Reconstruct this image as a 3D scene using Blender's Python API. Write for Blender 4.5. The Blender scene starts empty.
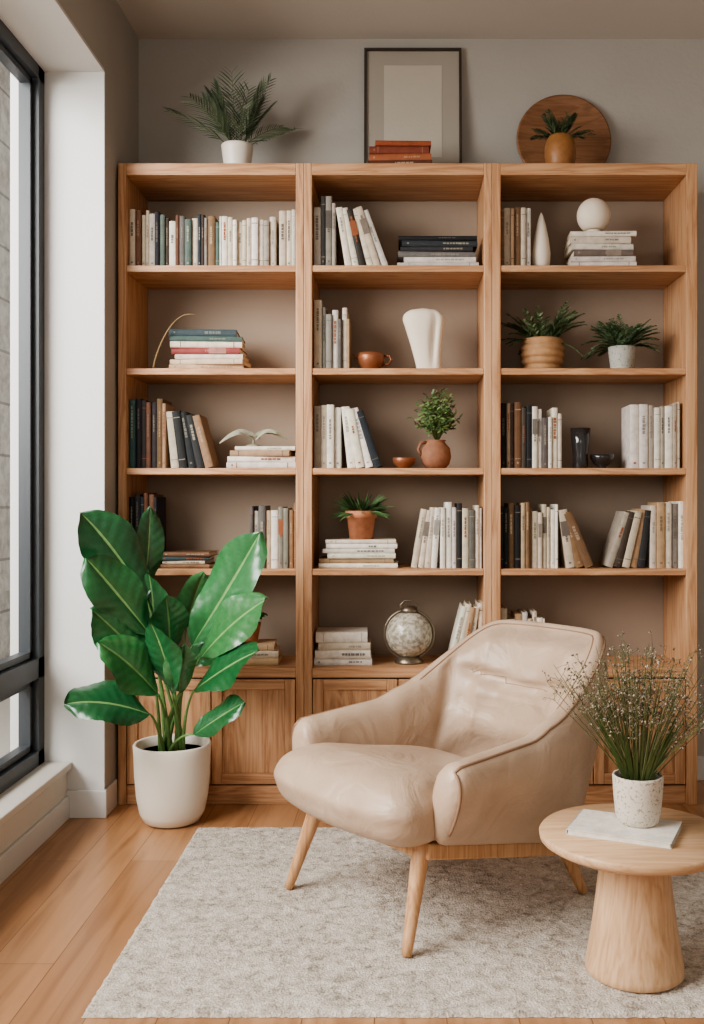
import bpy, math, random
from mathutils import Vector, Matrix, noise
R = random.Random(7)
CAMH = 1.22
def X(px, d): return (px-400)*d/1000.0
def Z(py, d): return CAMH-(py-500)*d/1000.0
def lin(c):
    o=[]
    for k in c[:3]:
        k=k/255.0
        o.append(k/12.92 if k<=0.04045 else ((k+0.055)/1.055)**2.4)
    return (o[0],o[1],o[2],1.0)
def jit(c,a=10):
    j=R.uniform(-a,a)
    return tuple(max(0,min(255,k+j+R.uniform(-a/4,a/4))) for k in c)

# ---------------------------------------------------------------- materials
def newmat(name):
    m=bpy.data.materials.new(name); m.use_nodes=True
    nt=m.node_tree; b=nt.nodes['Principled BSDF']
    return m,nt,b
def N(nt,t,**kw):
    n=nt.nodes.new(t)
    for k,v in kw.items():
        if k in n.inputs: n.inputs[k].default_value=v
        else: setattr(n,k,v)
    return n
def ramp(nt,stops):
    r=nt.nodes.new('ShaderNodeValToRGB'); e=r.color_ramp.elements
    while len(e)<len(stops): e.new(0.5)
    for i,(p,c) in enumerate(stops):
        e[i].position=p; e[i].color=c
    return r
def add_bump(nt,b,scale,strength,dist=0.01,detail=4,mapscale=None):
    tc=N(nt,'ShaderNodeTexCoord'); n=N(nt,'ShaderNodeTexNoise',Scale=scale,Detail=detail)
    nt.links.new(tc.outputs['Object'],n.inputs['Vector'])
    bp=N(nt,'ShaderNodeBump',Strength=strength,Distance=dist)
    nt.links.new(n.outputs['Fac'],bp.inputs['Height']); nt.links.new(bp.outputs[0],b.inputs['Normal'])
    return n
def plain(name,c,rough=0.6,bump=0,bscale=60,metal=0,spec=0.5,var=0.0):
    m,nt,b=newmat(name)
    b.inputs['Base Color'].default_value=lin(c); b.inputs['Roughness'].default_value=rough
    b.inputs['Metallic'].default_value=metal; b.inputs['Specular IOR Level'].default_value=spec
    if bump: 
        n=add_bump(nt,b,bscale,bump)
    if var:
        tc=N(nt,'ShaderNodeTexCoord'); n2=N(nt,'ShaderNodeTexNoise',Scale=2.0,Detail=5.0)
        nt.links.new(tc.outputs['Object'],n2.inputs['Vector'])
        a=tuple(max(0,k-var) for k in c); d=tuple(min(255,k+var) for k in c)
        r=ramp(nt,[(0.3,lin(a)),(0.7,lin(d))]); nt.links.new(n2.outputs['Fac'],r.inputs[0]); nt.links.new(r.outputs[0],b.inputs['Base Color'])
    return m
def attrmat(name,rough=0.6,spec=0.5,bump=0,bscale=80,trans=0,coat=0):
    m,nt,b=newmat(name)
    a=N(nt,'ShaderNodeAttribute',attribute_name='Col')
    tc=N(nt,'ShaderNodeTexCoord'); n=N(nt,'ShaderNodeTexNoise',Scale=40.0,Detail=3.0)
    nt.links.new(tc.outputs['Object'],n.inputs['Vector'])
    r=ramp(nt,[(0.3,(0.82,0.82,0.82,1)),(0.7,(1.08,1.08,1.08,1))])
    nt.links.new(n.outputs['Fac'],r.inputs[0])
    mx=N(nt,'ShaderNodeMix',data_type='RGBA',blend_type='MULTIPLY'); mx.inputs[0].default_value=1
    nt.links.new(a.outputs['Color'],mx.inputs[6]); nt.links.new(r.outputs[0],mx.inputs[7])
    nt.links.new(mx.outputs[2],b.inputs['Base Color'])
    b.inputs['Roughness'].default_value=rough; b.inputs['Specular IOR Level'].default_value=spec
    b.inputs['Coat Weight'].default_value=coat; b.inputs['Coat Roughness'].default_value=0.2
    if bump:
        bp=N(nt,'ShaderNodeBump',Strength=bump,Distance=0.005); n3=N(nt,'ShaderNodeTexNoise',Scale=bscale,Detail=3.0)
        nt.links.new(tc.outputs['Object'],n3.inputs['Vector']); nt.links.new(n3.outputs['Fac'],bp.inputs['Height']); nt.links.new(bp.outputs[0],b.inputs['Normal'])
    return m
def wood(name,axis,dark,mid,light,rough=0.45,fine=1.0):
    m,nt,b=newmat(name)
    tc=N(nt,'ShaderNodeTexCoord')
    sc=[9.0*fine]*3; sc[axis]=0.7*fine
    mp=N(nt,'ShaderNodeMapping',Scale=sc); nt.links.new(tc.outputs['Object'],mp.inputs[0])
    n1=N(nt,'ShaderNodeTexNoise',Scale=1.3,Detail=6.0,Distortion=1.2); nt.links.new(mp.outputs[0],n1.inputs['Vector'])
    mm=N(nt,'ShaderNodeMath',operation='MULTIPLY'); mm.inputs[1].default_value=7.0
    nt.links.new(n1.outputs['Fac'],mm.inputs[0])
    fr=N(nt,'ShaderNodeMath',operation='PINGPONG'); fr.inputs[1].default_value=0.5
    nt.links.new(mm.outputs[0],fr.inputs[0])
    sc2=[140.0*fine]*3; sc2[axis]=3.0*fine
    mp2=N(nt,'ShaderNodeMapping',Scale=sc2); nt.links.new(tc.outputs['Object'],mp2.inputs[0])
    n2=N(nt,'ShaderNodeTexNoise',Scale=1.0,Detail=4.0); nt.links.new(mp2.outputs[0],n2.inputs['Vector'])
    ad=N(nt,'ShaderNodeMath',operation='MULTIPLY_ADD'); ad.inputs[1].default_value=0.75
    nt.links.new(fr.outputs[0],ad.inputs[0]); 
    m3=N(nt,'ShaderNodeMath',operation='MULTIPLY'); m3.inputs[1].default_value=0.65
    nt.links.new(n2.outputs['Fac'],m3.inputs[0]); nt.links.new(m3.outputs[0],ad.inputs[2])
    r=ramp(nt,[(0.2,lin(dark)),(0.45,lin(mid)),(0.75,lin(light))]); nt.links.new(ad.outputs[0],r.inputs[0])
    nt.links.new(r.outputs[0],b.inputs['Base Color']); b.inputs['Roughness'].default_value=rough
    bp=N(nt,'ShaderNodeBump',Strength=0.15,Distance=0.002); nt.links.new(ad.outputs[0],bp.inputs['Height']); nt.links.new(bp.outputs[0],b.inputs['Normal'])
    return m
OAK=((158,111,78),(188,142,104),(206,164,126))
wood_z=wood('oak_vertical_grain',2,*OAK)
wood_x=wood('oak_horizontal_grain',0,*OAK)
wood_t=wood('pale_oak_table',2,(186,147,110),(202,165,128),(214,180,145))
wood_tt=wood('pale_oak_table_top',0,(186,147,110),(202,165,128),(214,180,145))
wood_leg=wood('ash_leg',2,(168,122,84),(194,150,110),(210,168,128))
panel_m=plain('taupe_back_panel',(158,141,124),0.8,0.1,40,var=4)
wall_m=plain('taupe_wall_paint',(172,167,159),0.9,0.12,60,var=3)
white_m=plain('warm_white_paint',(210,209,206),0.6,0.05,50)
sill_m=plain('sill_paint',(210,204,194),0.5,0.05,50)
ceil_m=plain('ceiling_paint',(202,195,186),0.9,0.08,60)
frame_m=plain('dark_window_frame',(60,64,68),0.4)
ceramic=plain('white_ceramic',(228,220,206),0.4,0.05,30)
plaster=plain('matte_plaster',(228,216,198),0.7,0.1,40)
bookm=attrmat('book_cloth',0.6,0.3)
leafm=attrmat('leaf_surface',0.5,0.4)
glossleaf=attrmat('glossy_leaf',0.28,0.5,coat=0.3)
potm=attrmat('fired_clay',0.7,0.3,0.2,60)
copper=plain('copper',(144,92,64),0.38,0.05,30,metal=0.4)
darkglass=plain('smoked_glass',(44,42,42),0.12,spec=0.8)
soil=plain('soil',(60,44,32),0.95,0.8,80)
metal=plain('aged_silver',(140,128,112),0.35,0.1,40,metal=0.8)

def leather():
    m,nt,b=newmat('tan_leather')
    tc=N(nt,'ShaderNodeTexCoord')
    n=N(nt,'ShaderNodeTexNoise',Scale=5.0,Detail=4.0,Distortion=0.5); nt.links.new(tc.outputs['Object'],n.inputs['Vector'])
    r=ramp(nt,[(0.3,lin((180,155,132))),(0.7,lin((197,173,151)))]); nt.links.new(n.outputs['Fac'],r.inputs[0]); nt.links.new(r.outputs[0],b.inputs['Base Color'])
    v=N(nt,'ShaderNodeTexVoronoi',Scale=220.0); nt.links.new(tc.outputs['Object'],v.inputs['Vector'])
    n2=N(nt,'ShaderNodeTexNoise',Scale=6.0,Detail=3.0,Distortion=1.6); nt.links.new(tc.outputs['Object'],n2.inputs['Vector'])
    b1=N(nt,'ShaderNodeBump',Strength=0.12,Distance=0.002); nt.links.new(v.outputs['Distance'],b1.inputs['Height'])
    b2=N(nt,'ShaderNodeBump',Strength=0.34,Distance=0.03); nt.links.new(n2.outputs['Fac'],b2.inputs['Height']); nt.links.new(b1.outputs[0],b2.inputs['Normal'])
    nt.links.new(b2.outputs[0],b.inputs['Normal']); b.inputs['Roughness'].default_value=0.4
    return m
leather_m=leather()
pipe_m=plain('leather_piping',(150,120,97),0.45)

def floor_mat():
    m,nt,b=newmat('oak_plank_floor')
    tc=N(nt,'ShaderNodeTexCoord'); mp=N(nt,'ShaderNodeMapping'); mp.inputs['Rotation'].default_value=(0,0,math.radians(90))
    nt.links.new(tc.outputs['Object'],mp.inputs[0])
    br=N(nt,'ShaderNodeTexBrick',Scale=1.0); br.inputs['Brick Width'].default_value=1.5; br.inputs['Row Height'].default_value=0.17
    br.inputs['Mortar Size'].default_value=0.0014; br.inputs['Mortar Smooth'].default_value=0.2
    br.inputs['Color1'].default_value=lin((166,121,85)); br.inputs['Color2'].default_value=lin((188,143,105)); br.inputs['Mortar'].default_value=lin((116,81,55))
    nt.links.new(mp.outputs[0],br.inputs['Vector'])
    mp2=N(nt,'ShaderNodeMapping',Scale=(10,0.8,10)); nt.links.new(tc.outputs['Object'],mp2.inputs[0])
    n=N(nt,'ShaderNodeTexNoise',Scale=1.6,Detail=8.0,Distortion=1.4); nt.links.new(mp2.outputs[0],n.inputs['Vector'])
    r=ramp(nt,[(0.32,(0.70,0.64,0.58,1)),(0.5,(0.95,0.94,0.92,1)),(0.65,(1.06,1.06,1.06,1))]); nt.links.new(n.outputs['Fac'],r.inputs[0])
    mx=N(nt,'ShaderNodeMix',data_type='RGBA',blend_type='MULTIPLY'); mx.inputs[0].default_value=1
    nt.links.new(br.outputs['Color'],mx.inputs[6]); nt.links.new(r.outputs[0],mx.inputs[7]); nt.links.new(mx.outputs[2],b.inputs['Base Color'])
    b.inputs['Roughness'].default_value=0.3
    bp=N(nt,'ShaderNodeBump',Strength=0.3,Distance=0.002); bp.invert=True
    nt.links.new(br.outputs['Fac'],bp.inputs['Height']); nt.links.new(bp.outputs[0],b.inputs['Normal'])
    return m
def rug_mat():
    m,nt,b=newmat('heathered_wool')
    tc=N(nt,'ShaderNodeTexCoord')
    n=N(nt,'ShaderNodeTexNoise',Scale=30.0,Detail=8.0,Distortion=0.4,Roughness=0.8); nt.links.new(tc.outputs['Object'],n.inputs['Vector'])
    r=ramp(nt,[(0.36,lin((148,137,124))),(0.48,lin((200,190,177))),(0.6,lin((224,216,205)))]); nt.links.new(n.outputs['Fac'],r.inputs[0])
    n2=N(nt,'ShaderNodeTexNoise',Scale=170.0,Detail=3.0); nt.links.new(tc.outputs['Object'],n2.inputs['Vector'])
    r2=ramp(nt,[(0.3,(0.72,0.72,0.72,1)),(0.65,(1.08,1.08,1.08,1))]); nt.links.new(n2.outputs['Fac'],r2.inputs[0])
    mx=N(nt,'ShaderNodeMix',data_type='RGBA',blend_type='MULTIPLY'); mx.inputs[0].default_value=1
    nt.links.new(r.outputs[0],mx.inputs[6]); nt.links.new(r2.outputs[0],mx.inputs[7]); nt.links.new(mx.outputs[2],b.inputs['Base Color'])
    bp=N(nt,'ShaderNodeBump',Strength=0.7,Distance=0.008); nt.links.new(n2.outputs['Fac'],bp.inputs['Height']); nt.links.new(bp.outputs[0],b.inputs['Normal'])
    b.inputs['Roughness'].default_value=1.0; b.inputs['Specular IOR Level'].default_value=0.1
    return m
def speckle(name,base,dot,scale=120,lo=0.34,hi=0.44):
    m,nt,b=newmat(name)
    tc=N(nt,'ShaderNodeTexCoord'); n=N(nt,'ShaderNodeTexNoise',Scale=scale,Detail=2.0); nt.links.new(tc.outputs['Object'],n.inputs['Vector'])
    r=ramp(nt,[(lo,lin(dot)),(hi,lin(base))]); nt.links.new(n.outputs['Fac'],r.inputs[0]); nt.links.new(r.outputs[0],b.inputs['Base Color'])
    b.inputs['Roughness'].default_value=0.65
    bp=N(nt,'ShaderNodeBump',Strength=0.3,Distance=0.003); nt.links.new(n.outputs['Fac'],bp.inputs['Height']); nt.links.new(bp.outputs[0],b.inputs['Normal'])
    return m
def stone_mat():
    m,nt,b=newmat('pale_stone_blocks')
    tc=N(nt,'ShaderNodeTexCoord')
    sx=N(nt,'ShaderNodeSeparateXYZ'); cx=N(nt,'ShaderNodeCombineXYZ'); nt.links.new(tc.outputs['Object'],sx.inputs[0])
    ad=N(nt,'ShaderNodeMath',operation='ADD'); nt.links.new(sx.outputs[0],ad.inputs[0]); nt.links.new(sx.outputs[1],ad.inputs[1])
    nt.links.new(ad.outputs[0],cx.inputs[0]); nt.links.new(sx.outputs[2],cx.inputs[1])
    br=N(nt,'ShaderNodeTexBrick',Scale=1.0); br.inputs['Brick Width'].default_value=0.9; br.inputs['Row Height'].default_value=0.42; br.inputs['Mortar Size'].default_value=0.012
    br.inputs['Color1'].default_value=lin((220,214,204)); br.inputs['Color2'].default_value=lin((200,192,179)); br.inputs['Mortar'].default_value=lin((160,152,140))
    nt.links.new(cx.outputs[0],br.inputs['Vector'])
    n=N(nt,'ShaderNodeTexNoise',Scale=9.0,Detail=9.0,Roughness=0.75); nt.links.new(tc.outputs['Object'],n.inputs['Vector'])
    r=ramp(nt,[(0.35,(0.62,0.59,0.55,1)),(0.58,(1.06,1.06,1.06,1))]); nt.links.new(n.outputs['Fac'],r.inputs[0])
    mx=N(nt,'ShaderNodeMix',data_type='RGBA',blend_type='MULTIPLY'); mx.inputs[0].default_value=1
    nt.links.new(br.outputs['Color'],mx.inputs[6]); nt.links.new(r.outputs[0],mx.inputs[7]); nt.links.new(mx.outputs[2],b.inputs['Base Color'])
    bp=N(nt,'ShaderNodeBump',Strength=0.9,Distance=0.04); nt.links.new(n.outputs['Fac'],bp.inputs['Height']); nt.links.new(bp.outputs[0],b.inputs['Normal'])
    b.inputs['Roughness'].default_value=0.9
    return m
def pane_mat(name='window_glass',tint=(1,1,1,1),g=0.06):
    m=bpy.data.materials.new(name); m.use_nodes=True; nt=m.node_tree
    for n in list(nt.nodes): nt.nodes.remove(n)
    o=N(nt,'ShaderNodeOutputMaterial'); t=N(nt,'ShaderNodeBsdfTransparent'); t.inputs[0].default_value=tint
    gl=N(nt,'ShaderNodeBsdfGlossy'); gl.inputs['Roughness'].default_value=0.02
    mx=N(nt,'ShaderNodeMixShader'); mx.inputs[0].default_value=g
    nt.links.new(t.outputs[0],mx.inputs[1]); nt.links.new(gl.outputs[0],mx.inputs[2]); nt.links.new(mx.outputs[0],o.inputs[0])
    return m

# ---------------------------------------------------------------- mesh builder
class MB:
    def __init__(s): s.v=[];s.f=[];s.c=[];s.m=[];s.s=[]
    def add(s,verts,faces,col=(200,200,200),mat=0,smooth=False,M=None):
        o=len(s.v)
        for p in verts:
            p=Vector(p); s.v.append(M@p if M is not None else p)
        multi=isinstance(col,list)
        for i,f in enumerate(faces):
            s.f.append([o+k for k in f]); s.c.append(lin(col[i] if multi else col)); s.m.append(mat); s.s.append(smooth)
    def box(s,x0,x1,y0,y1,z0,z1,col=(200,200,200),mat=0,M=None):
        v=[(x0,y0,z0),(x1,y0,z0),(x1,y1,z0),(x0,y1,z0),(x0,y0,z1),(x1,y0,z1),(x1,y1,z1),(x0,y1,z1)]
        f=[(0,3,2,1),(4,5,6,7),(0,1,5,4),(1,2,6,5),(2,3,7,6),(3,0,4,7)]
        s.add(v,f,col,mat,False,M)
    def lathe(s,prof,cx,cy,cz,col=(200,200,200),mat=0,n=40,M=None):
        v=[];f=[]
        for (r,z) in prof:
            for i in range(n):
                a=2*math.pi*i/n; v.append((cx+r*math.cos(a),cy+r*math.sin(a),cz+z))
        for k in range(len(prof)-1):
            for i in range(n):
                j=(i+1)%n; f.append((k*n+i,k*n+j,(k+1)*n+j,(k+1)*n+i))
        s.add(v,f,col,mat,True,M)
        for k in (0,len(prof)-1):
            if prof[k][0]>1e-4:
                ring=[v[k*n+i] for i in range(n)]
                s.add(ring,[list(range(n)) if k else list(range(n))[::-1]],col,mat,False,M)
    def tube(s,pts,rad,col=(200,200,200),mat=0,n=8,M=None,closed=False):
        pts=[Vector(p) for p in pts]; L=len(pts)
        if not hasattr(rad,'__len__'): rad=[rad]*L
        v=[];f=[]; ref=Vector((0,0,1)); pu=None
        for i,p in enumerate(pts):
            if closed: t=pts[(i+1)%L]-pts[i-1]
            else: t=pts[min(i+1,L-1)]-pts[max(i-1,0)]
            t.normalize()
            if pu is None:
                pu=t.cross(Vector((0.31,0.95,0.1)));
                if pu.length<1e-3: pu=t.cross(ref)
            pu=(pu-t*pu.dot(t)).normalized(); w=t.cross(pu)
            for k in range(n):
                a=2*math.pi*k/n; v.append(p+(pu*math.cos(a)+w*math.sin(a))*rad[i])
        for i in range(L if closed else L-1):
            i2=(i+1)%L
            for k in range(n):
                k2=(k+1)%n; f.append((i*n+k,i*n+k2,i2*n+k2,i2*n+k))
        if not closed:
            f.append(list(range(n))[::-1]); f.append([(L-1)*n+k for k in range(n)])
        s.add(v,f,col,mat,True,M)
    def blade(s,pts,w,nrm,col,mat=0,prof=None,fold=0.0):
        pts=[Vector(p) for p in pts]; L=len(pts); v=[];f=[]
        for i,p in enumerate(pts):
            t=(pts[min(i+1,L-1)]-pts[max(i-1,0)]).normalized(); sd=t.cross(nrm)
            if sd.length<1e-3: sd=t.cross(Vector((1,0,0.2)))
            sd.normalize(); nn=sd.cross(t); q=i/(L-1)
            ww=w*(prof(q) if prof else math.sin(math.pi*min(1,0.12+q*0.88))**0.8)
            v+=[p-sd*ww+nn*fold*ww,p,p+sd*ww+nn*fold*ww]
        for i in range(L-1):
            a=i*3; f+=[(a,a+1,a+4,a+3),(a+1,a+2,a+5,a+4)]
        s.add(v,f,col,mat,True)
    def build(s,name,mats,parent=None,bevel=0,subsurf=0,loc=None,rot=None,keep=False,ymax=None):
        me=bpy.data.meshes.new(name)
        if ymax:
            for p in s.v:
                if p.y>ymax: p.y=ymax-0.12*(1-math.exp(-(p.y-ymax)/0.12))
        xs=[p.x for p in s.v];ys=[p.y for p in s.v];zs=[p.z for p in s.v]
        c=Vector(((min(xs)+max(xs))/2,(min(ys)+max(ys))/2,min(zs)))
        if keep: c=Vector((0,0,0))
        me.from_pydata([tuple(p-c) for p in s.v],[],s.f)
        ca=me.color_attributes.new('Col','FLOAT_COLOR','CORNER')
        cols=[]
        for i,p in enumerate(me.polygons):
            p.material_index=s.m[i]; p.use_smooth=s.s[i]; cols+=list(s.c[i])*len(s.f[i])
        ca.data.foreach_set('color',cols)
        for m in mats: me.materials.append(m)
        me.update()
        ob=bpy.data.objects.new(name,me); bpy.context.collection.objects.link(ob); ob.location=c
        if loc is not None: ob.location=loc
        if rot is not None: ob.rotation_euler=rot
        if parent: ob.parent=parent
        if bevel:
            b=ob.modifiers.new('bevel','BEVEL'); b.width=bevel; b.segments=2; b.limit_method='ANGLE'
        if subsurf:
            b=ob.modifiers.new('sub','SUBSURF'); b.levels=subsurf; b.render_levels=subsurf
        return ob
def simple(name,boxes,mat,bevel=0):
    m=MB()
    for b in boxes: m.box(*b)
    return m.build(name,[mat],bevel=bevel)
def empty(name,loc,rz=0):
    e=bpy.data.objects.new(name,None); bpy.context.collection.objects.link(e); e.location=loc; e.rotation_euler=(0,0,rz); e.empty_display_size=0.1
    return e

# ---------------------------------------------------------------- room
YB=4.36; XL=-1.14; CEIL=3.23; XR=2.4; Y0=-2.2; YR=3.85; HD=2.87; YW0=0.3
simple('floor',[(-1.6,XR+0.1,Y0,YB+0.1,-0.08,0)],floor_mat())
simple('ceiling',[(-1.6,XR+0.1,Y0,YB+0.1,CEIL,CEIL+0.1)],ceil_m)
simple('wall_back',[(-1.6,XR+0.1,YB,YB+0.12,0,CEIL)],wall_m)
simple('wall_right',[(XR,XR+0.12,Y0,YB,0,CEIL)],wall_m)
simple('wall_left',[(-1.5,XL,YR+0.01,YB,0,CEIL),(-1.5,XL,YW0,YR+0.01,HD+0.01,CEIL),(-1.5,XL,Y0,YW0,0,CEIL)],wall_m)
simple('trim_1',[(-1.5,XL+0.002,YR-0.002,YR+0.01,0,HD),(-1.5,XL+0.002,YW0,YR-0.002,HD-0.002,HD+0.01)],white_m)
simple('window_sill',[(-1.46,-1.28,YW0,YR-0.003,0.0,0.185),(-1.46,-1.262,YW0,YR-0.003,0.185,0.213)],sill_m,0.004)
simple('baseboard_left',[(-1.28,-1.266,YW0,YR-0.018,0,0.085),(-1.28,XL+0.014,YR-0.018,YR-0.003,0,0.105),(XL,XL+0.011,YR-0.003,3.995,0,0.105)],white_m,0.003)
simple('baseboard_back',[(1.2,XR,YB-0.014,YB,0,0.105)],white_m,0.003)
# window
w=MB()
xa,xb=-1.445,-1.368
zb,zt=0.213,HD-0.003; yA,yB=YW0,YR-0.003
w.box(xa,xb,yB-0.06,yB,zb,zt); w.box(xa,xb,yA,yA+0.06,zb,zt)
w.box(xa,xb,yA,yB,zb,zb+0.055); w.box(xa,xb,yA,yB,zt-0.05,zt)
w.box(xa,xb,yA,yB,0.545,0.62)
for yy in (2.1,):
    w.box(xa,xb,yy-0.035,yy+0.035,zb,zt)
for (ya,yb2) in ((yA+0.06,2.065),(2.135,yB-0.06)):
    for (za,zc) in ((zb+0.055,0.545),(0.62,zt-0.05)):
        t=0.022; x0,x1=-1.43,-1.39
        w.box(x0,x1,ya+0.006,ya+0.006+t,za+0.006,zc-0.006); w.box(x0,x1,yb2-0.006-t,yb2-0.006,za+0.006,zc-0.006)
        w.box(x0,x1,ya+0.006,yb2-0.006,za+0.006,za+0.006+t); w.box(x0,x1,ya+0.006,yb2-0.006,zc-0.006-t,zc-0.006)
        w.box(-1.417,-1.413,ya+0.02,yb2-0.02,za+0.02,zc-0.02,mat=1)
w.build('window_1',[frame_m,pane_mat()],bevel=0)
simple('stone_building',[(-4.2,-3.2,2.0,14.0,-0.1,9),(-3.2,-3.12,2.0,14,0.5,0.62)],stone_mat())
simple('pavement',[(-9,-1.65,-8,14,-0.3,-0.1)],plain('paving',(196,190,180),0.9,0.3,20))

# rug
g=MB(); nx,ny=260,140; rx0,rx1,ry0,ry1=-0.75,1.75,2.355,3.70
v=[];f=[]
for j in range(ny+1):
    for i in range(nx+1):
        e=min(i,nx-i,j,ny-j)
        h=0.013+R.uniform(-0.002,0.002) if e>0 else 0.001
        ex=R.uniform(-0.003,0.003) if e==0 else 0
        v.append((rx0+(rx1-rx0)*i/nx+ex,ry0+(ry1-ry0)*j/ny+ex,h))
for j in range(ny):
    for i in range(nx):
        a=j*(nx+1)+i; f.append((a,a+1,a+nx+2,a+nx+1))
g.add(v,f,smooth=True); g.build('area_rug',[rug_mat()])
RUG=0.0152

# ---------------------------------------------------------------- bookcases
YF=4.0
SH=[2.160,1.748,1.348,0.944,0.548]; TOP=2.568
def bookcase(x0,x1,left_t=0.032,right_t=0.032):
    b=MB(); y1=YB-0.005
    b.box(x0,x0+left_t,YF,y1,0,TOP,mat=0); b.box(x1-right_t,x1,YF,y1,0,TOP,mat=0)
    xi,xj=x0+left_t,x1-right_t
    b.box(xi,xj,YF,y1,TOP-0.048,TOP,mat=1)
    for k,z in enumerate(SH):
        th=0.026 if k<4 else 0.04
        b.box(xi,xj,YF+0.004,y1-0.01,z-th,z,mat=1)
    b.box(xi,xj,y1-0.012,y1,0.1,TOP-0.05,mat=2)
    b.box(xi,xj,YF+0.012,YF+0.03,0.0,0.075,mat=1)     # plinth
    b.box(xi,xj,YF+0.03,y1-0.012,0.06,0.078,mat=1)
    xm=(xi+xj)/2; z0,z1=0.082,0.502
    for (a,c) in ((xi+0.003,xm-0.002),(xm+0.002,xj-0.003)):
        s=0.042
        b.box(a,a+s,YF+0.002,YF+0.024,z0,z1,mat=0); b.box(c-s,c,YF+0.002,YF+0.024,z0,z1,mat=0)
        b.box(a+s,c-s,YF+0.002,YF+0.024,z1-s,z1,mat=1); b.box(a+s,c-s,YF+0.002,YF+0.024,z0,z0+s,mat=1)
        b.box(a+s,c-s,YF+0.012,YF+0.022,z0+s,z1-s,mat=0)
    return b.build('bookcase',[wood_z,wood_x,panel_m],bevel=0.0025)
bookcase(-1.128,-0.385); bookcase(-0.384,0.368); bookcase(0.369,1.190,0.034,0.044)

# ---------------------------------------------------------------- books
W_=[(222,214,198),(210,198,180),(228,222,210),(198,184,164),(202,196,186)]
G_=[(136,130,120),(98,92,86),(168,158,144)]
D_=[(44,44,46),(58,54,52),(42,48,56),(74,62,54),(34,36,38)]
T_=[(60,78,84),(78,96,98),(90,106,98),(52,66,78)]
B_=[(142,112,84),(172,142,112),(112,78,58),(184,164,138),(122,96,72)]
RD=[(140,70,58),(150,84,66)]
PAL={'mix':W_*2+G_+D_+T_[:2]+B_,'white':W_*4+G_[2:]+B_[1:2]+G_[:1],'dark':D_*3+T_[:2]+RD[:1]+B_+W_[:1],'cool':T_[:3]+D_+W_+G_*2+B_}
def book(mb,M,w,h,d,col):
    c=jit(col,8); t=0.0022; pg=jit((222,208,182),6)
    mb.box(0,t,0.004,d,0,h,c,0,M); mb.box(w-t,w,0.004,d,0,h,c,0,M)
    n=5; v=[];f=[]
    for z in (0,h):
        for i in range(n+1):
            a=math.pi*i/n; v.append((w/2-w/2*math.cos(a),0.005-0.005*math.sin(a),z))
    for i in range(n): f.append((i,i+1,n+1+i+1,n+1+i))
    f.append(list(range(n+1))); f.append([n+1+i for i in range(n,-1,-1)])
    mb.add(v,f,c,0,False,M)
    mb.box(t,w-t,0.005,d-0.004,0.003,h-0.003,pg,0,M)
    lum=sum(c)/3; tgt=(60,54,50) if lum>120 else (206,192,168)
    mixf=R.uniform(0.25,0.65); ic=tuple(c[i]*(1-mixf)+tgt[i]*mixf for i in range(3))
    if R.random()<0.12: ic=(150,90,60)
    k=R.random()
    if w>0.009:
        if k<0.7:
            tw=R.uniform(0.12,0.2)*w; z=h*R.uniform(0.42,0.6); z1=h*R.uniform(0.7,0.88)
            while z<z1:
                dz=R.uniform(0.005,0.016); mb.box(w/2-tw,w/2+tw*R.uniform(0.6,1),-0.0006,0.001,z,z+dz,ic,0,M); z+=dz+R.uniform(0.0015,0.004)
        if k>0.35 and k<0.8: mb.box(w*0.36,w*0.64,-0.0006,0.001,h*0.07,h*0.07+0.007,ic,0,M)
        if k>0.75:
            for zz in (0.14,0.88): mb.box(w*0.08,w*0.92,-0.0002,0.002,h*zz,h*zz+0.003,ic,0,M)
        if 0.3<k<0.36: mb.box(w*0.04,w*0.96,0.0,0.002,h*0.55,h*0.8,ic,0,M)
YS=4.035
def upright(mb,x0,x1,z,h0,h1,pal,tmin=0.013,tmax=0.03,d=0.16):
    x=x0
    while x<x1-0.006:
        w=min(R.uniform(tmin,tmax),x1-x); 
        if x1-x-w<0.008: w=x1-x
        h=R.uniform(h0,h1)
        book(mb,Matrix.Translation((x,YS+R.uniform(0,0.02),z)),w-0.0008,h,d,R.choice(pal)); x+=w
    return x
def leanL(mb,xa,xb,z,h0,h1,pal,a0,a1,n):
    a=math.radians(a0); x=xa+h0*math.sin(a)*0.92
    w=(xb-x)/n*math.cos(math.radians((a0+a1)/2))
    for i in range(n):
        a=math.radians(a0+(a1-a0)*i/max(1,n-1))
        h=R.uniform(h0,h1)
        M=Matrix.Translation((x,YS+R.uniform(0,0.012),z))@Matrix.Rotation(-a,4,'Y')
        book(mb,M,w-0.001,h,0.155,R.choice(pal)); x+=w/math.cos(a)+0.001
def leanR(mb,xa,xb,z,h0,h1,pal,a0,a1,n):
    xe=xb-h0*math.sin(math.radians(a1))*0.92
    w=(xe-xa)/n*math.cos(math.radians((a0+a1)/2)); x=xa+w
    for i in range(n):
        a=math.radians(a0+(a1-a0)*i/max(1,n-1)); h=R.uniform(h0,h1)
        M=Matrix.Translation((x,YS+R.uniform(0,0.012),z))@Matrix.Rotation(a,4,'Y')@Matrix.Translation((-w,0,0))
        book(mb,M,w-0.001,h,0.155,R.choice(pal)); x+=w/math.cos(a)+0.001
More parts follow.
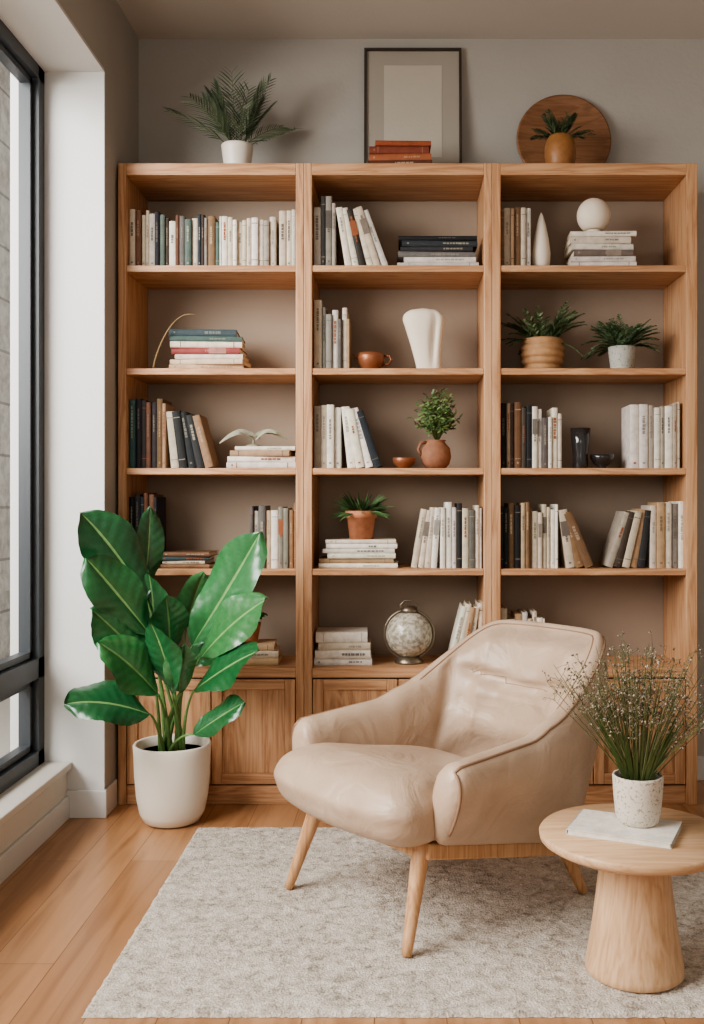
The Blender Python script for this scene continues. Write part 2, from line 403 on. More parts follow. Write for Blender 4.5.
def stack(name,xc,z,L,n,pal,total,y=None,d=0.17,cols=None,rot=4):
    mb=MB(); zz=z; th=total/n
    for i in range(n):
        w=th*R.uniform(0.85,1.15) if i<n-1 else max(0.006,z+total-zz)
        l=L*R.uniform(0.86,1.0); 
        if i==0:l=L
        yy=YS if y is None else y
        M=Matrix.Translation((xc+R.uniform(-1,1)*(L-l)/2,yy+R.uniform(0,0.012)+0.01,zz+w))@Matrix.Rotation(math.radians(R.uniform(-rot,rot)),4,'Z')@Matrix.Rotation(math.radians(90),4,'Y')@Matrix.Translation((0,0,-l/2))
        book(mb,M,w-0.0008,l,d,(cols[i] if cols else R.choice(pal))); zz+=w
    return mb.build(name,[bookm])
def BX(px): return X(px,4.05)
r1,r2,r3,r4,r5=SH
# row 1
m=MB(); upright(m,-1.094,BX(160),r1,0.215,0.24,W_+B_+D_[:2]); upright(m,BX(160),BX(222),r1,0.185,0.225,PAL['cool']); upright(m,BX(222),BX(276),r1,0.185,0.21,PAL['white'],0.016,0.028); upright(m,BX(279),BX(296),r1,0.225,0.245,PAL['white']); m.build('row_of_books',[bookm])
m=MB(); upright(m,BX(314),BX(336),r1,0.23,0.29,W_+G_+D_[:3]); leanL(m,BX(337),BX(388),r1,0.235,0.26,W_+W_+G_+D_[:2],9,20,6); m.build('row_of_books',[bookm])
stack('stack_of_books',BX(438),r1,0.33,6,None,0.13,cols=[(196,190,180),(220,212,200),(110,108,106),(60,60,62),(52,56,62),(40,40,42)],rot=2)
m=MB(); upright(m,0.406,BX(531),r1,0.225,0.25,W_+B_); m.build('row_of_books',[bookm])
stack('stack_of_books',BX(603),r1,0.27,6,PAL['white'],0.15,rot=3,cols=[(220,212,198),(206,198,188),(110,100,92),(222,214,200),(200,188,168),(222,214,200)])
# row 2
stack('stack_of_books',BX(206),r2,0.30,7,None,0.165,cols=[(204,172,142),(214,190,164),(220,206,188),(150,76,70),(222,206,186),(84,100,96),(66,78,86)],rot=5)
m=MB(); upright(m,BX(314),BX(322),r2,0.28,0.30,PAL['white'],0.03,0.034);upright(m,BX(322),BX(350),r2,0.20,0.255,PAL['white']+G_,0.014,0.026); m.build('row_of_books',[bookm])
# row 3
m=MB(); upright(m,-1.094,BX(136),r3,0.27,0.285,[(62,92,88),(150,160,150)],0.014,0.02); upright(m,BX(136),BX(166),r3,0.25,0.285,D_+B_+W_[:1],0.014,0.024); leanL(m,BX(167),BX(213),r3,0.215,0.24,W_+B_+D_,5,15,5); m.build('row_of_books',[bookm])
stack('stack_of_books',BX(261),r3,0.28,4,PAL['white'],0.09)
m=MB(); upright(m,BX(314),BX(341),r3,0.24,0.26,W_+G_,0.02,0.03); leanL(m,BX(342),BX(382),r3,0.235,0.25,D_+W_+B_,6,19,4); m.build('row_of_books',[bookm])
m=MB(); upright(m,0.406,BX(532),r3,0.24,0.275,D_+D_+B_+RD[:1],0.014,0.028); upright(m,BX(532),BX(562),r3,0.20,0.265,W_+G_+D_[:1],0.014,0.028); m.build('row_of_books',[bookm])
m=MB(); upright(m,BX(630),BX(648),r3,0.25,0.262,[(222,216,206)],0.036,0.038); upright(m,BX(648),BX(680),r3,0.245,0.27,W_+G_,0.016,0.034); m.build('row_of_books',[bookm])
# row 4
m=MB(); upright(m,-1.094,BX(157),r4,0.28,0.31,D_+B_[2:3],0.014,0.024); m.build('row_of_books',[bookm])
stack('stack_of_books',BX(185),r4,0.20,4,PAL['mix'],0.065)
m=MB(); upright(m,BX(250),BX(297),r4,0.225,0.268,W_+G_+B_+D_[:1],0.014,0.03); m.build('row_of_books',[bookm])
stack('stack_of_books',BX(358),r4,0.32,6,PAL['white']+D_[:1],0.115,rot=2)
m=MB(); leanR(m,BX(411),BX(440),r4,0.235,0.25,PAL['white'],10,4,4); upright(m,BX(440),BX(482),r4,0.235,0.27,W_+G_+W_+D_[:1],0.016,0.028); m.build('row_of_books',[bookm])
m=MB(); upright(m,0.406,BX(532),r4,0.245,0.27,D_+B_+RD[:1],0.014,0.026); upright(m,BX(532),BX(558),r4,0.225,0.26,PAL['white'],0.014,0.026); leanL(m,BX(559),BX(594),r4,0.225,0.24,B_+W_+D_[:2],8,22,3); m.build('row_of_books',[bookm])
m=MB(); leanR(m,BX(605),BX(650),r4,0.225,0.245,B_+W_+G_+D_,19,7,5); upright(m,BX(650),BX(685),r4,0.25,0.276,PAL['white'],0.02,0.034); m.build('row_of_books',[bookm])
# row 5
stack('stack_of_books',BX(246),r5,0.26,3,[(204,176,140),(176,140,104),(214,200,180)],0.085)
stack('stack_of_books',BX(343),r5,0.235,4,PAL['white'],0.135,rot=2)
m=MB(); leanR(m,BX(447),BX(478),r5,0.235,0.255,PAL['white'],14,8,4); upright(m,BX(478),BX(484)-0.003,r5,0.25,0.26,W_,0.02,0.03); m.build('row_of_books',[bookm])
m=MB(); upright(m,0.406,BX(545),r5,0.19,0.235,PAL['white'],0.018,0.034); m.build('row_of_books',[bookm])
# top
stack('stack_of_books',X(400,4.1),TOP,0.26,4,None,0.11,y=4.04,cols=[(98,60,46),(166,98,66),(120,62,46),(160,88,60)],rot=3)

# ---------------------------------------------------------------- foliage helpers
GR=[(58,84,46),(72,100,56),(48,72,42),(88,114,66)]
def arc(base,dirv,L,droop,n=8):
    p=Vector(base); d=Vector(dirv).normalized(); out=[p.copy()]
    for i in range(n):
        d=(d+Vector((0,0,-droop/n))).normalized(); p=p+d*(L/n); out.append(p.copy())
    return out
def frond(mb,base,dirv,L,droop,ll,lw,nl=16,cols=GR,mat=0,up=0.15):
    pts=arc(base,dirv,L,droop,12)
    mb.tube(pts,[0.0022*(1-0.75*i/12) for i in range(13)],jit((84,100,56),6),mat,5)
    for i in range(nl):
        q=0.2+0.8*i/(nl-1); k=min(11.99,q*12); a=int(k); p=pts[a].lerp(pts[a+1],k-a) if a<12 else pts[12]
        t=(pts[min(a+1,12)]-pts[a]).normalized(); sd=t.cross(Vector((0,0,1)))
        if sd.length<0.1: sd=Vector((1,0,0))
        sd.normalize(); l=ll*(math.sin(math.pi*(0.15+0.75*q))**0.7)
        for s in (-1,1):
            dd=(t*0.9+sd*s*0.8+Vector((0,0,up))).normalized()
            mb.blade(arc(p,dd,l,0.4,3),lw,Vector((0,0,1)).lerp(Vector((0,-1,0)),R.uniform(0.3,0.8)),jit(R.choice(cols),8),mat)
def pot_soil(mb,cx,cy,z,r,mat): mb.lathe([(0.0001,z),(r,z)],cx,cy,0,(60,44,34),mat,24)
def fern_pot(name,cx,cy,z0,prof,potmat,col,nf,L,up,droop,ll,lw,cols=GR,nl=14,ymax=None):
    mb=MB(); mb.lathe(prof,cx,cy,z0,col,0)
    hh=max(p[1] for p in prof); rt=prof[-1][0]
    pot_soil(mb,cx,cy,z0+hh*0.88,rt,1)
    for i in range(nf):
        a=2*math.pi*(i+R.random()*0.6)/nf; u=R.uniform(*up)
        dv=Vector((math.cos(a),math.sin(a)*0.6-0.1,u))
        frond(mb,(cx+rt*0.35*math.cos(a),cy+rt*0.35*math.sin(a),z0+hh*0.86),dv,L*R.uniform(0.75,1.1),droop*R.uniform(0.7,1.2),ll,lw,nl,cols,2)
    return mb.build(name,[potmat,soil,leafm],ymax=ymax)
def pot_prof(r0,r1,h,t=0.006,bulge=0):
    o=[(0.0001,0),(r0*0.92,0),(r0,0.004)]
    for i in range(1,9):
        q=i/8; o.append((r0+(r1-r0)*q+bulge*math.sin(math.pi*q),0.004+(h-0.006)*q))
    o+=[(r1-t*0.3,h),(r1-t,h-0.002),(r1-t,h*0.86)]
    return o
# palm on top
fern_pot('potted_palm',X(237,4.12),4.13,TOP,pot_prof(0.052,0.066,0.115),ceramic,(230,225,215),18,0.285,(0.5,4.2),0.5,0.105,0.003,[(92,106,82),(108,120,94),(72,88,66)],15,ymax=4.33)
# ferns row 2 right
mb=MB()
cx=X(543,4.12)
pr=[(0.0001,0),(0.062,0)]
for i in range(5):
    zb_=0.004+i*0.027; rr=0.068+0.014*math.sin(math.pi*(i+0.5)/5)+0.002*i
    for k in range(5): pr.append((rr+0.006*math.sin(math.pi*k/4),zb_+0.027*k/4.4))
pr+=[(0.072,0.139),(0.07,0.12)]
mb.lathe(pr,cx,4.14,r2,(180,140,102),0); pot_soil(mb,cx,4.14,r2+0.125,0.07,1)
FC=[(98,116,82),(80,100,66),(114,132,96),(66,86,56)]
for i in range(40):
    a=R.uniform(0,6.28); frond(mb,(cx+0.04*math.cos(a),4.14+0.04*math.sin(a),r2+0.12),(math.cos(a),math.sin(a)*0.6-0.1,R.uniform(0.1,3.0)),R.uniform(0.10,0.20),1.1,0.032,0.0035,12,FC,2)
mb.build('potted_fern',[potm,soil,leafm],ymax=4.32)
fern_pot('potted_fern',X(623,4.12),4.14,r2,pot_prof(0.045,0.058,0.105),speckle('stoneware',(180,180,170),(140,140,130)),(205,205,195),50,0.145,(0.2,2.6),1.3,0.028,0.0038,[(84,106,76),(102,124,90),(62,84,58)],12,ymax=4.32)
# grass pot on books, row 4 middle
zc=r4+0.1165
mb=MB(); cx=X(361,4.12); mb.lathe([(0.0001,0),(0.048,0),(0.058,0.085),(0.065,0.086),(0.066,0.115),(0.06,0.116),(0.058,0.095)],cx,4.13,zc,(186,126,94),0); pot_soil(mb,cx,4.13,zc+0.1,0.058,1)
for i in range(150):
    a=R.uniform(0,6.28); u=R.uniform(0.15,2.2)
    mb.blade(arc((cx+0.03*math.cos(a),4.13+0.03*math.sin(a),zc+0.1),(math.cos(a),math.sin(a)*0.8,u),R.uniform(0.07,0.125),0.7,5),0.0042,Vector((0,-0.7,0.7)),jit(R.choice([(72,104,62),(94,124,78),(56,86,52)]),8),2)
mb.build('potted_grass',[potm,soil,leafm])
def bush(mb,cx,cy,z,rx,rz,n,leaf,cols,mat=2,lw=0.24):
    for i in range(n):
        a=R.uniform(0,6.28); e=math.asin(R.uniform(-0.6,1)); rr=R.uniform(0.45,1)
        tip=Vector((cx+rx*rr*math.cos(a)*math.cos(e),cy+rx*0.8*rr*math.sin(a)*math.cos(e),z+rz+rz*rr*math.sin(e)))
        root=Vector((cx,cy,z)); midp=root.lerp(tip,0.5)+Vector((0,0,0.02))
        mb.tube([root,root.lerp(midp,0.6)+Vector((0,0,0.008)),midp,tip],[0.0018,0.0015,0.0012,0.0008],(96,104,60),mat,4)
        for k in range(7):
            q=0.35+0.65*k/6; p=root.lerp(tip,q)+Vector((0,0,0.02*math.sin(math.pi*q)))
            d=Vector((R.uniform(-1,1),R.uniform(-1,0.6),R.uniform(-0.3,1))).normalized()
            mb.blade(arc(p,d,leaf*R.uniform(0.8,1.3),0.5,3),leaf*lw,Vector((R.uniform(-.4,.4),-0.8,0.6)),jit(R.choice(cols),10),mat)
mb=MB(); cx=X(436,4.12)
mb.lathe([(0.0001,0),(0.036,0),(0.055,0.02),(0.063,0.05),(0.058,0.085),(0.040,0.105),(0.036,0.112),(0.042,0.118),(0.036,0.118),(0.03,0.105)],cx,4.12,r3,(146,102,78),0)
mb.tube([(cx-0.04,4.12,r3+0.108),(cx-0.062,4.115,r3+0.108),(cx-0.074,4.11,r3+0.08),(cx-0.06,4.11,r3+0.055)],[0.007,0.0075,0.007,0.006],(146,102,78),0,8)
pot_soil(mb,cx,4.12,r3+0.106,0.032,1)
bush(mb,cx+0.005,4.12,r3+0.108,0.108,0.115,120,0.022,[(96,120,70),(118,140,86),(76,98,56)],lw=0.2)
mb.build('potted_herb',[potm,soil,leafm])
zc=r5+0.0865; cx=X(249,4.12); mb=MB(); mb.lathe(pot_prof(0.035,0.05,0.08),cx,4.12,zc,(166,112,82),0); pot_soil(mb,cx,4.12,zc+0.068,0.045,1)
bush(mb,cx,4.12,zc+0.068,0.07,0.05,30,0.024,GR); mb.build('potted_succulent',[potm,soil,leafm])
# amber vase + wooden tray on top
mb=MB(); cx=X(561,4.1)
mb.lathe([(0.0001,0),(0.045,0),(0.058,0.03),(0.064,0.07),(0.063,0.11),(0.052,0.14),(0.046,0.15),(0.04,0.15),(0.036,0.13)],cx,4.12,TOP,(156,108,64),0); pot_soil(mb,cx,4.12,TOP+0.135,0.038,1)
for i in range(26):
    a=R.uniform(0,6.28); frond(mb,(cx+0.015*math.cos(a),4.12+0.015*math.sin(a),TOP+0.135),(math.cos(a),math.sin(a)*0.5-0.1,R.uniform(0.3,2.6)),R.uniform(0.08,0.125),0.7,0.036,0.003,11,[(66,80,58),(84,100,70),(54,68,48)],2)
mb.build('potted_fern',[attrmat('amber_glaze',0.45,0.5),soil,leafm],ymax=4.29)
mb=MB(); Mt=Matrix.Translation((X(564.5,4.3),4.331,TOP+0.206))@Matrix.Rotation(math.radians(90-7),4,'X')
mb.lathe([(0.0001,0.004),(0.12,0.004),(0.165,0.01),(0.195,0.018),(0.203,0.02),(0.205,0.014),(0.19,0.002),(0.12,-0.004),(0.0001,-0.004)],0,0,0,(150,96,56),0,64,Mt)
mb.build('round_wooden_tray',[wood('walnut_tray',0,(112,76,50),(132,92,64),(146,104,74))])
# framed picture
mb=MB(); fx0,fx1=X(364,4.3),X(462,4.3); wz=fx1-fx0; hz=0.615
Mt=Matrix.Translation(((fx0+fx1)/2,4.288,TOP))@Matrix.Rotation(math.radians(-4.5),4,'X'); t=0.011
mb.box(-wz/2,-wz/2+t,0,0.018,0,hz,M=Mt); mb.box(wz/2-t,wz/2,0,0.018,0,hz,M=Mt); mb.box(-wz/2+t,wz/2-t,0,0.018,0,t,M=Mt); mb.box(-wz/2+t,wz/2-t,0,0.018,hz-t,hz,M=Mt)
mb.box(-wz/2+t,wz/2-t,0.010,0.014,t,hz-t,mat=1,M=Mt)
mb.box(-0.125,0.125,0.0085,0.0100,0.13,hz-0.075,mat=2,M=Mt)
mb.build('framed_picture',[plain('bronze_frame',(62,52,46),0.4),plain('mat_board',(164,156,144),0.9,0.05,30),plain('print_paper',(186,178,164),0.9,0.1,60,var=4)])

# ---------------------------------------------------------------- ornaments
mb=MB(); mb.lathe([(0.0001,0),(0.028,0),(0.036,0.03),(0.038,0.07),(0.030,0.13),(0.018,0.19),(0.008,0.225),(0.0001,0.24)],X(540,4.1)+0.005,4.10,r1,(226,214,198),0,32); mb.build('teardrop_ornament',[plaster])
mb=MB(); pr=[(0.0001,0),(0.028,0),(0.032,0.008),(0.030,0.02)]
for i in range(3,21):
    a=math.pi*i/20; pr.append((max(0.0001,0.068*math.sin(a)**0.9),0.077-0.07*math.cos(a)))
mb.lathe(pr,X(594,4.1),4.11,r1+0.151,(230,224,210),0,40); mb.build('round_vase',[plaster])
# white sculptural vase: wide rounded top tapering down
mb=MB(); v=[];f=[]; n=40; K=30; cx=X(423,4.1)
for k in range(K+1):
    q=k/K; z=0.26*q
    wv=0.050+0.036*min(1,q*1.25)**1.4
    if q>0.80: wv*=math.sqrt(max(0.0,1-((q-0.80)/0.2)**2.6))*0.99+0.01
    sh=0.026*(1-q)**1.2
    for i in range(n):
        a=2*math.pi*i/n; ca,sa=math.cos(a),math.sin(a)
        y=4.11+0.5*wv*math.copysign(abs(sa)**0.9,sa)
        if sa<0: y+=0.02*math.exp(-((ca-0.25-0.3*q)/0.16)**2)*math.sin(math.pi*q)
        v.append((cx+sh+wv*math.copysign(abs(ca)**0.85,ca),y,r2+z))
for k in range(K):
    for i in range(n):
        j=(i+1)%n; f.append((k*n+i,k*n+j,(k+1)*n+j,(k+1)*n+i))
f.append([K*n+i for i in range(n)]); f.append(list(range(n))[::-1])
mb.add(v,f,smooth=True); mb.build('sculptural_vase',[plaster])
mb=MB(); cx=X(371,4.1)
mb.lathe([(0.0001,0),(0.03,0),(0.034,0.004),(0.052,0.03),(0.056,0.055),(0.052,0.072),(0.047,0.072),(0.05,0.05),(0.03,0.01),(0.0001,0.008)],cx,4.09,r2,mat=0)
mb.tube([(cx+0.052,4.09,r2+0.06),(cx+0.075,4.088,r2+0.062),(cx+0.084,4.087,r2+0.045),(cx+0.072,4.088,r2+0.028),(cx+0.046,4.09,r2+0.024)],0.0055,mat=0,n=8)
mb.tube([(cx-0.05,4.09,r2+0.05),(cx-0.066,4.09,r2+0.056),(cx-0.072,4.09,r2+0.068)],[0.007,0.005,0.004],mat=0,n=8)
mb.build('copper_teacup',[copper])
mb=MB(); mb.lathe([(0.0001,0),(0.02,0),(0.024,0.005),(0.044,0.022),(0.048,0.042),(0.044,0.046),(0.04,0.042),(0.02,0.01),(0.0001,0.008)],X(404,4.1),4.09,r3); mb.build('copper_bowl',[copper])
mb=MB(); pts=[]
for i in range(17):
    q=i/16; pts.append((X(157,4.08)+0.165*q**1.2,4.02,r2+0.004+0.215*math.sin(q*1.75)**0.9 if q>0 else r2+0.003))
mb.tube(pts,[0.004-0.0025*i/16 for i in range(17)],(150,128,92),0,6)
mb.build('curved_twig',[potm])
# leaf sculpture on books row 3 left
mb=MB(); zz=r3+0.0905; cx=X(253,4.08); LC=[(166,166,146),(148,150,128),(178,176,158)]
def lblade(p0,p1,lift,w,c):
    p0=Vector(p0);p1=Vector(p1); pts=[p0.lerp(p1,k/8)+Vector((0,0,lift*math.sin(math.pi*k/8))) for k in range(9)]
    mb.blade(pts,w,Vector((0,-0.55,0.85)),c,0,prof=lambda q: math.sin(math.pi*max(0.02,min(0.98,q)))**0.8,fold=0.2)
lblade((cx+0.03,4.09,zz+0.03),(cx-0.135,4.07,zz+0.012),0.035,0.02,LC[0])
lblade((cx-0.02,4.10,zz+0.03),(cx+0.14,4.08,zz+0.028),0.03,0.02,LC[1])
lblade((cx+0.0,4.08,zz+0.028),(cx-0.07,4.06,zz+0.062),0.012,0.016,LC[2])
lblade((cx+0.01,4.08,zz+0.025),(cx+0.10,4.05,zz+0.05),0.02,0.017,LC[0])
mb.tube([(cx,4.09,zz),(cx,4.09,zz+0.035)],0.004,LC[1],0,8)
mb.lathe([(0.0001,0),(0.03,0),(0.028,0.005),(0.008,0.01),(0.0001,0.012)],cx,4.09,zz,LC[1],0,24)
mb.build('leaf_sculpture',[attrmat('painted_metal',0.5)])
mb=MB(); mb.lathe([(0.0001,0),(0.03,0),(0.032,0.004),(0.030,0.05),(0.036,0.1),(0.041,0.165),(0.038,0.165),(0.033,0.1),(0.026,0.03),(0.0001,0.02)],X(580,4.1),4.09,r3); mb.build('smoked_glass_vase',[darkglass])
mb=MB(); mb.lathe([(0.0001,0),(0.02,0),(0.016,0.008),(0.035,0.02),(0.048,0.042),(0.05,0.058),(0.047,0.058),(0.044,0.042),(0.03,0.024),(0.0001,0.018)],X(602,4.1),4.10,r3); mb.build('dark_bowl',[darkglass])
# globe lantern: mottled crackle-glass ball in a metal band
mb=MB(); cx,cy=X(409,4.12),4.13; rg=0.096; cz=r5+0.118
pr=[(max(0.0001,rg*math.sin(math.pi*i/24)),-rg*math.cos(math.pi*i/24)) for i in range(25)]
mb.lathe(pr,cx,cy,cz,mat=0,n=48)
def ring(rad,tr,ax,mat=1):
    pts=[]
    for i in range(48):
        a=2*math.pi*i/48; pts.append((cx+rad*math.cos(a),cy+(rad*math.sin(a) if ax=='h' else 0),cz+(rad*math.sin(a) if ax=='v' else 0)))
    mb.tube(pts,tr,(150,140,126),mat,8,closed=True)
ring(rg+0.006,0.0055,'v')
mb.lathe([(0.0001,0),(0.058,0),(0.06,0.008),(0.05,0.016),(0.044,0.03),(0.0001,0.03)],cx,cy,r5,mat=1)
mb.lathe([(0.0001,-0.006),(0.034,-0.006),(0.036,0.006),(0.028,0.014),(0.024,0.02),(0.0001,0.022)],cx,cy,cz+rg,mat=1)
mb.tube([(cx-0.03,cy,cz+rg),(cx-0.036,cy,cz+rg+0.025),(cx-0.018,cy,cz+rg+0.042),(cx+0.018,cy,cz+rg+0.042),(cx+0.036,cy,cz+rg+0.025),(cx+0.03,cy,cz+rg)],0.0035,mat=1,n=8)
gm=speckle('crackle_glass',(200,192,176),(150,142,126),60,0.38,0.6); gb=gm.node_tree.nodes['Principled BSDF']; gb.inputs['Roughness'].default_value=0.15
mb.build('globe_lantern',[gm,metal])

# ---------------------------------------------------------------- large leafy plant
pl=empty('potted_rubber_plant',(-0.865,3.80,0))
mb=MB(); px_,py_=-0.865,3.80
mb.lathe([(0.0001,0),(0.085,0),(0.105,0.008),(0.122,0.04),(0.134,0.10),(0.141,0.18),(0.144,0.26),(0.146,0.293),(0.142,0.3),(0.134,0.297),(0.131,0.25)],0,0,0,mat=0,n=56)
mb.lathe([(0.0001,0.262),(0.132,0.262)],0,0,0,mat=1,n=30)
mb.build('planter',[ceramic,soil],parent=pl,keep=True)
lf=MB(); st=MB()
LG=[(44,96,56),(54,110,64),(38,84,50),(66,120,72)]
def big_leaf(b,t,width,nrm,bend,fold=0.25,wave=0.05,ph=0):
    b=Vector(b);t=Vector(t);nrm=Vector(nrm).normalized(); L=(t-b).length
    c=(b+t)/2+Vector((0,-0.3,1)).normalized()*bend*L+Vector((0.08*L*math.sin(ph*2),0,0))
    n=34; qs=[-1,-.85,-.68,-.5,-.34,-.18,-.045,0,.045,.18,.34,.5,.68,.85,1]; nq=len(qs); v=[];f=[];cl=[]
    base=jit(R.choice(LG),6)
    for i in range(n+1):
        s=i/n; p=b*(1-s)**2+c*2*s*(1-s)+t*s*s; tg=((c-b)*(1-s)+(t-c)*s).normalized()
        sd=tg.cross(nrm).normalized(); nn=sd.cross(tg)
        w=width/2*max(0.0,math.sin(math.pi*(s**1.0)))**0.62*(0.92+0.16*s)
        if s>0.90: w*=0.5+0.5*(1-s)/0.10
        for q in qs:
            aq=abs(q)
            o=fold*aq*w-0.32*q*q*w+wave*width*math.sin(9*s+ph+(2 if q>0 else 0))*aq**2
            o+=0.0016*math.cos(2*math.pi*(s*9-aq*1.4))*min(1,aq*3)
            if aq<0.06: o-=0.002
            v.append(p+sd*(q*w*(1+0.03*math.sin(12*s+ph*3+q)))+nn*o)
    for i in range(n):
        for j in range(nq-1):
            a=i*nq+j; f.append((a,a+1,a+nq+1,a+nq))
            q=(qs[j]+qs[j+1])/2
            if abs(q)<0.05: cl.append((120,156,96))
            else:
                k=math.cos(2*math.pi*((i+.5)/n*9-abs(q)*1.4))*3; cl.append(tuple(x+k for x in base))
    lf.add([x-Vector((px_,py_,0)) for x in v],f,cl,0,True)
def P(px,py,d): return Vector((X(px,d),d,Z(py,d)))
leaves=[
 ((146,598),(80,512),0.21,3.78,3.66,(0.3,-1,0.5),0.12),
 ((144,590),(150,506),0.12,3.84,3.82,(0.7,-1,0.1),0.02),
 ((150,634),(86,558),0.19,3.70,3.56,(0.1,-1,0.7),0.13),
 ((152,650),(148,572),0.17,3.82,3.76,(-0.5,-1,0.2),0.04),
 ((152,668),(90,608),0.19,3.70,3.56,(0.1,-0.9,0.9),0.12),
 ((170,652),(166,596),0.15,3.74,3.66,(0.6,-1,0.1),0.02),
 ((158,694),(98,642),0.20,3.64,3.50,(0.1,-0.8,0.9),0.12),
 ((150,714),(64,704),0.20,3.62,3.46,(0,-0.75,0.9),0.16),
 ((172,694),(150,622),0.15,3.68,3.58,(-0.5,-1,0.3),0.03),
 ((180,692),(184,644),0.12,3.68,3.62,(0.5,-1,0.3),0.02),
 ((192,645),(260,532),0.22,3.80,3.70,(-0.35,-1,0.25),0.06),
 ((186,628),(204,572),0.14,3.86,3.84,(0.7,-1,0.1),0.02),
 ((200,658),(268,598),0.19,3.74,3.60,(-0.2,-1,0.7),0.09),
 ((194,690),(260,650),0.19,3.68,3.52,(-0.1,-0.8,0.9),0.10),
 ((190,664),(238,626),0.15,3.85,3.80,(-0.4,-1,0.4),0.05),
 ((194,734),(244,702),0.13,3.66,3.56,(-0.1,-0.8,0.8),0.08),
]
for i,(b,t,wd,db,dt,nr,bd) in enumerate(leaves):
    B=P(b[0],b[1],db); T=P(t[0],t[1],dt); big_leaf(B,T,wd,nr,bd,fold=0.34,wave=0.08,ph=i*1.3)
    a=i*2.4; root=Vector((px_+0.045*math.cos(a),py_+0.045*math.sin(a),0.255))
    c1=root.lerp(B,0.5)+Vector(((px_-B.x)*0.22,0,0.04)); pts=[]
    for k in range(11):
        s=k/10; pts.append(root*(1-s)**2+c1*2*s*(1-s)+B*s*s-Vector((px_,py_,0)))
    st.tube(pts,[0.0085-0.005*k/10 for k in range(11)],jit((104,138,80),6),0,8)
lf.build('leaves',[glossleaf],parent=pl,keep=True); st.build('stems',[leafm],parent=pl,keep=True)

# ---------------------------------------------------------------- armchair
ch=empty('lounge_armchair',(0.056,3.044,RUG),math.radians(129))
def rbox(hx,hy,hz,r,n=14,deform=None):
    idx={};v=[];f=[]
    def vid(p):
        k=tuple(round(c,5) for c in p)
        if k not in idx:
            idx[k]=len(v); v.append(Vector(p))
        return idx[k]
    for ax in range(3):
        for s in (-1,1):
            for i in range(n):
                for j in range(n):
                    q=[]
                    for (a,b) in ((i,j),(i+1,j),(i+1,j+1),(i,j+1)):
                        p=[0,0,0]; p[ax]=s; p[(ax+1)%3]=-1+2*a/n; p[(ax+2)%3]=-1+2*b/n; q.append(vid(p))
                    f.append(q if s>0 else q[::-1])
    out=[]
    for p in v:
        q=Vector((p.x*hx,p.y*hy,p.z*hz)); inner=Vector((max(-hx+r,min(hx-r,q.x)),max(-hy+r,min(hy-r,q.y)),max(-hz+r,min(hz-r,q.z)))); d=q-inner
        if d.length>1e-6: q=inner+d.normalized()*r
        out.append(deform(q,p) if deform else q)
    return out,f
def sm(a,b,x):
    t=max(0,min(1,(x-a)/(b-a))); return t*t*(3-2*t)
# seat cushion
def seatdef(q,p):
    x,y,z=q; e=max(0,1-abs(p.x)**3)*max(0,1-abs(p.y)**3)
    if p.z>0: z+=0.035*e
    w=1+0.15*max(0,min(1,(y-0.0)/0.2))
    x*=w
    y+= -0.04*(p.x**2) if y>0.2 else 0
    z+= -0.035*max(0,(y-0.15))/0.2 + 0.003*math.sin(x*23+y*11)*e
    if z<0 and y>0: y-=0.025*(-z/0.07)
    z+=0.17*(y-0.25) if y<0.25 else 0
    return Vector((x,y+0.040,z+0.372))
v,f=rbox(0.285,0.34,0.078,0.066,18,seatdef)
mb=MB(); mb.add(v,f,smooth=True)
mb.build('seat_cushion',[leather_m],parent=ch,keep=True,subsurf=1)
